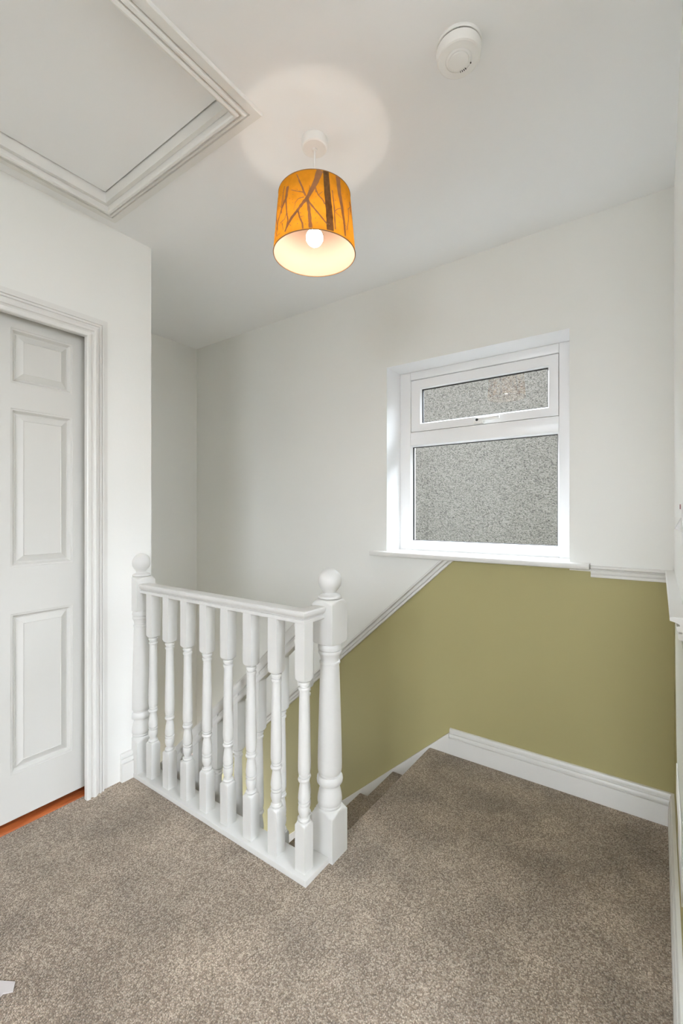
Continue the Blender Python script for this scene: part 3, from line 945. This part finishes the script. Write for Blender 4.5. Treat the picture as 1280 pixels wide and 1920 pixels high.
BR = [([(672, 415), (645, 510), (590, 635)], 52, 26), ([(590, 635), (545, 700), (505, 760), (450, 850), (422, 915)], 26, 13),
      ([(520, 745), (470, 800), (440, 860)], 22, 6),
      ([(585, 650), (598, 760), (607, 885)], 18, 24), ([(578, 655), (640, 740), (700, 820), (722, 850)], 13, 9),
      ([(572, 630), (545, 545), (508, 450)], 12, 7), ([(520, 745), (530, 800), (550, 850), (553, 893)], 10, 12),
      ([(442, 540), (430, 640), (402, 700), (370, 800), (345, 915)], 30, 12), ([(430, 650), (436, 760), (446, 820), (428, 900)], 13, 9),
      ([(405, 690), (408, 600)], 9, 4), ([(385, 840), (420, 810), (440, 745)], 8, 5),
      ([(800, 450), (812, 580), (832, 700), (848, 820), (856, 930)], 44, 15), ([(885, 690), (884, 790), (868, 880)], 10, 7),
      ([(758, 570), (772, 700), (780, 885)], 8, 10), ([(775, 738), (800, 715), (822, 706)], 6, 4), ([(775, 740), (830, 790)], 5, 4),
      ([(640, 560), (658, 618), (690, 655), (705, 690)], 7, 9), ([(645, 600), (632, 560)], 5, 3), ([(660, 620), (690, 590)], 5, 3),
      ([(560, 602), (510, 590), (468, 575)], 7, 4), ([(560, 640), (520, 652), (494, 690)], 7, 4), ([(560, 612), (545, 560), (520, 500)], 6, 3),
      ([(600, 600), (600, 545)], 5, 3), ([(500, 690), (488, 740)], 4, 3), ([(345, 915), (360, 950)], 8, 5), ([(360, 940), (385, 925)], 5, 3),
      ([(880, 700), (905, 660)], 7, 5), ([(905, 640), (898, 740)], 14, 6), ([(850, 830), (880, 870)], 5, 3), ([(350, 600), (352, 700), (340, 820)], 10, 6),
      ([(400, 720), (378, 690)], 5, 3), ([(440, 840), (470, 870)], 5, 3), ([(400, 840), (410, 900)], 6, 4), ([(530, 800), (560, 790)], 4, 2)]
rnd = random.Random(4)
bm = bmesh.new()
for off, mir in ((0, 1), (2.35, -1), (-2.25, -1)):
    for pts, w0, w1 in BR:
        ink(bm, pts, w0, w1, off, mir)
    for i in range(46):                                 # buds and small leaves
        x, y = rnd.uniform(350, 900), rnd.uniform(540, 880)
        ink(bm, [(x, y), (x + rnd.uniform(-5, 5), y + rnd.uniform(4, 9))], rnd.uniform(4, 8), 3, off, mir)
pt = obj('tree_print', bm, M['print'], shade, smooth=0, recalc=False); pt['label'] = 'taupe print of bare branching trees'
bm = bmesh.new()
for off, mir in ((0, 1),):
    ink(bm, [(713, 418), (724, 600), (738, 760), (744, 897)], 46, 52, off, mir)
pt = obj('trunk_print', bm, M['print_dark'], shade, smooth=0, recalc=False); pt['label'] = 'dark trunk stripe of the print'

# ================================================================== SMALL THINGS ON THE RIGHT WALL, FLOOR
sw = thing('wall_switch', (XR, 1.143, 1.155), 'white wall switch with red neon at the right edge', 'switch')
mkbox('switch_plate', XR - .009, XR, 1.100, 1.186, 1.112, 1.198, M['plastic'], sw, .002)
bm = bmesh.new()
pr2 = [(XR - .009, 1.168), (XR - .019, 1.146), (XR - .009, 1.140)]
A = [bm.verts.new((x, 1.130, z)) for x, z in pr2]; B = [bm.verts.new((x, 1.168, z)) for x, z in pr2]
for i in range(3):
    bm.faces.new((A[i], A[(i + 1) % 3], B[(i + 1) % 3], B[i]))
bm.faces.new(A[::-1]); bm.faces.new(B)
obj('rocker', bm, M['plastic_g'], sw)
mkbox('neon', XR - .0105, XR - .0085, 1.165, 1.180, 1.186, 1.196, M['red'], sw)

pl = [[(1.00, .40), (1.00, .905), (1.66, .905), (1.63, .73), (1.53, .54), (1.36, .45), (1.20, .44), (1.10, .40)]]
tag(obj('wall_board', plate(pl, lambda y, z: (XR - .0005, y, z), (-.0065, 0, 0)), M['pale'], smooth=0),
    'narrow pale grey board on the olive wall at right edge', 'board')
sk = thing('wall_socket', (XR, 1.40, .50), 'white socket box at the right edge above the skirting', 'socket')
mkbox('socket_box', XR - .010, XR - .0075, 1.16, 1.43, .452, .535, M['plastic'], sk, .001)
mkbox('socket_shade', XR - .0085, XR - .007, 1.14, 1.36, .375, .452, M['plastic_g'], sk)  # grey slab standing in for the shadow below the socket

pp = plate([[(-1.42, .33), (-1.298, .385), (-1.304, .402), (-1.29, .418), (-1.312, .43), (-1.36, .40), (-1.45, .40)]], lambda x, y: (x, y, .001), (0, 0, .003))
tag(obj('paper_scrap', pp, M['paper'], smooth=0), 'small scrap of pale grey paper on carpet at bottom left edge', 'paper')
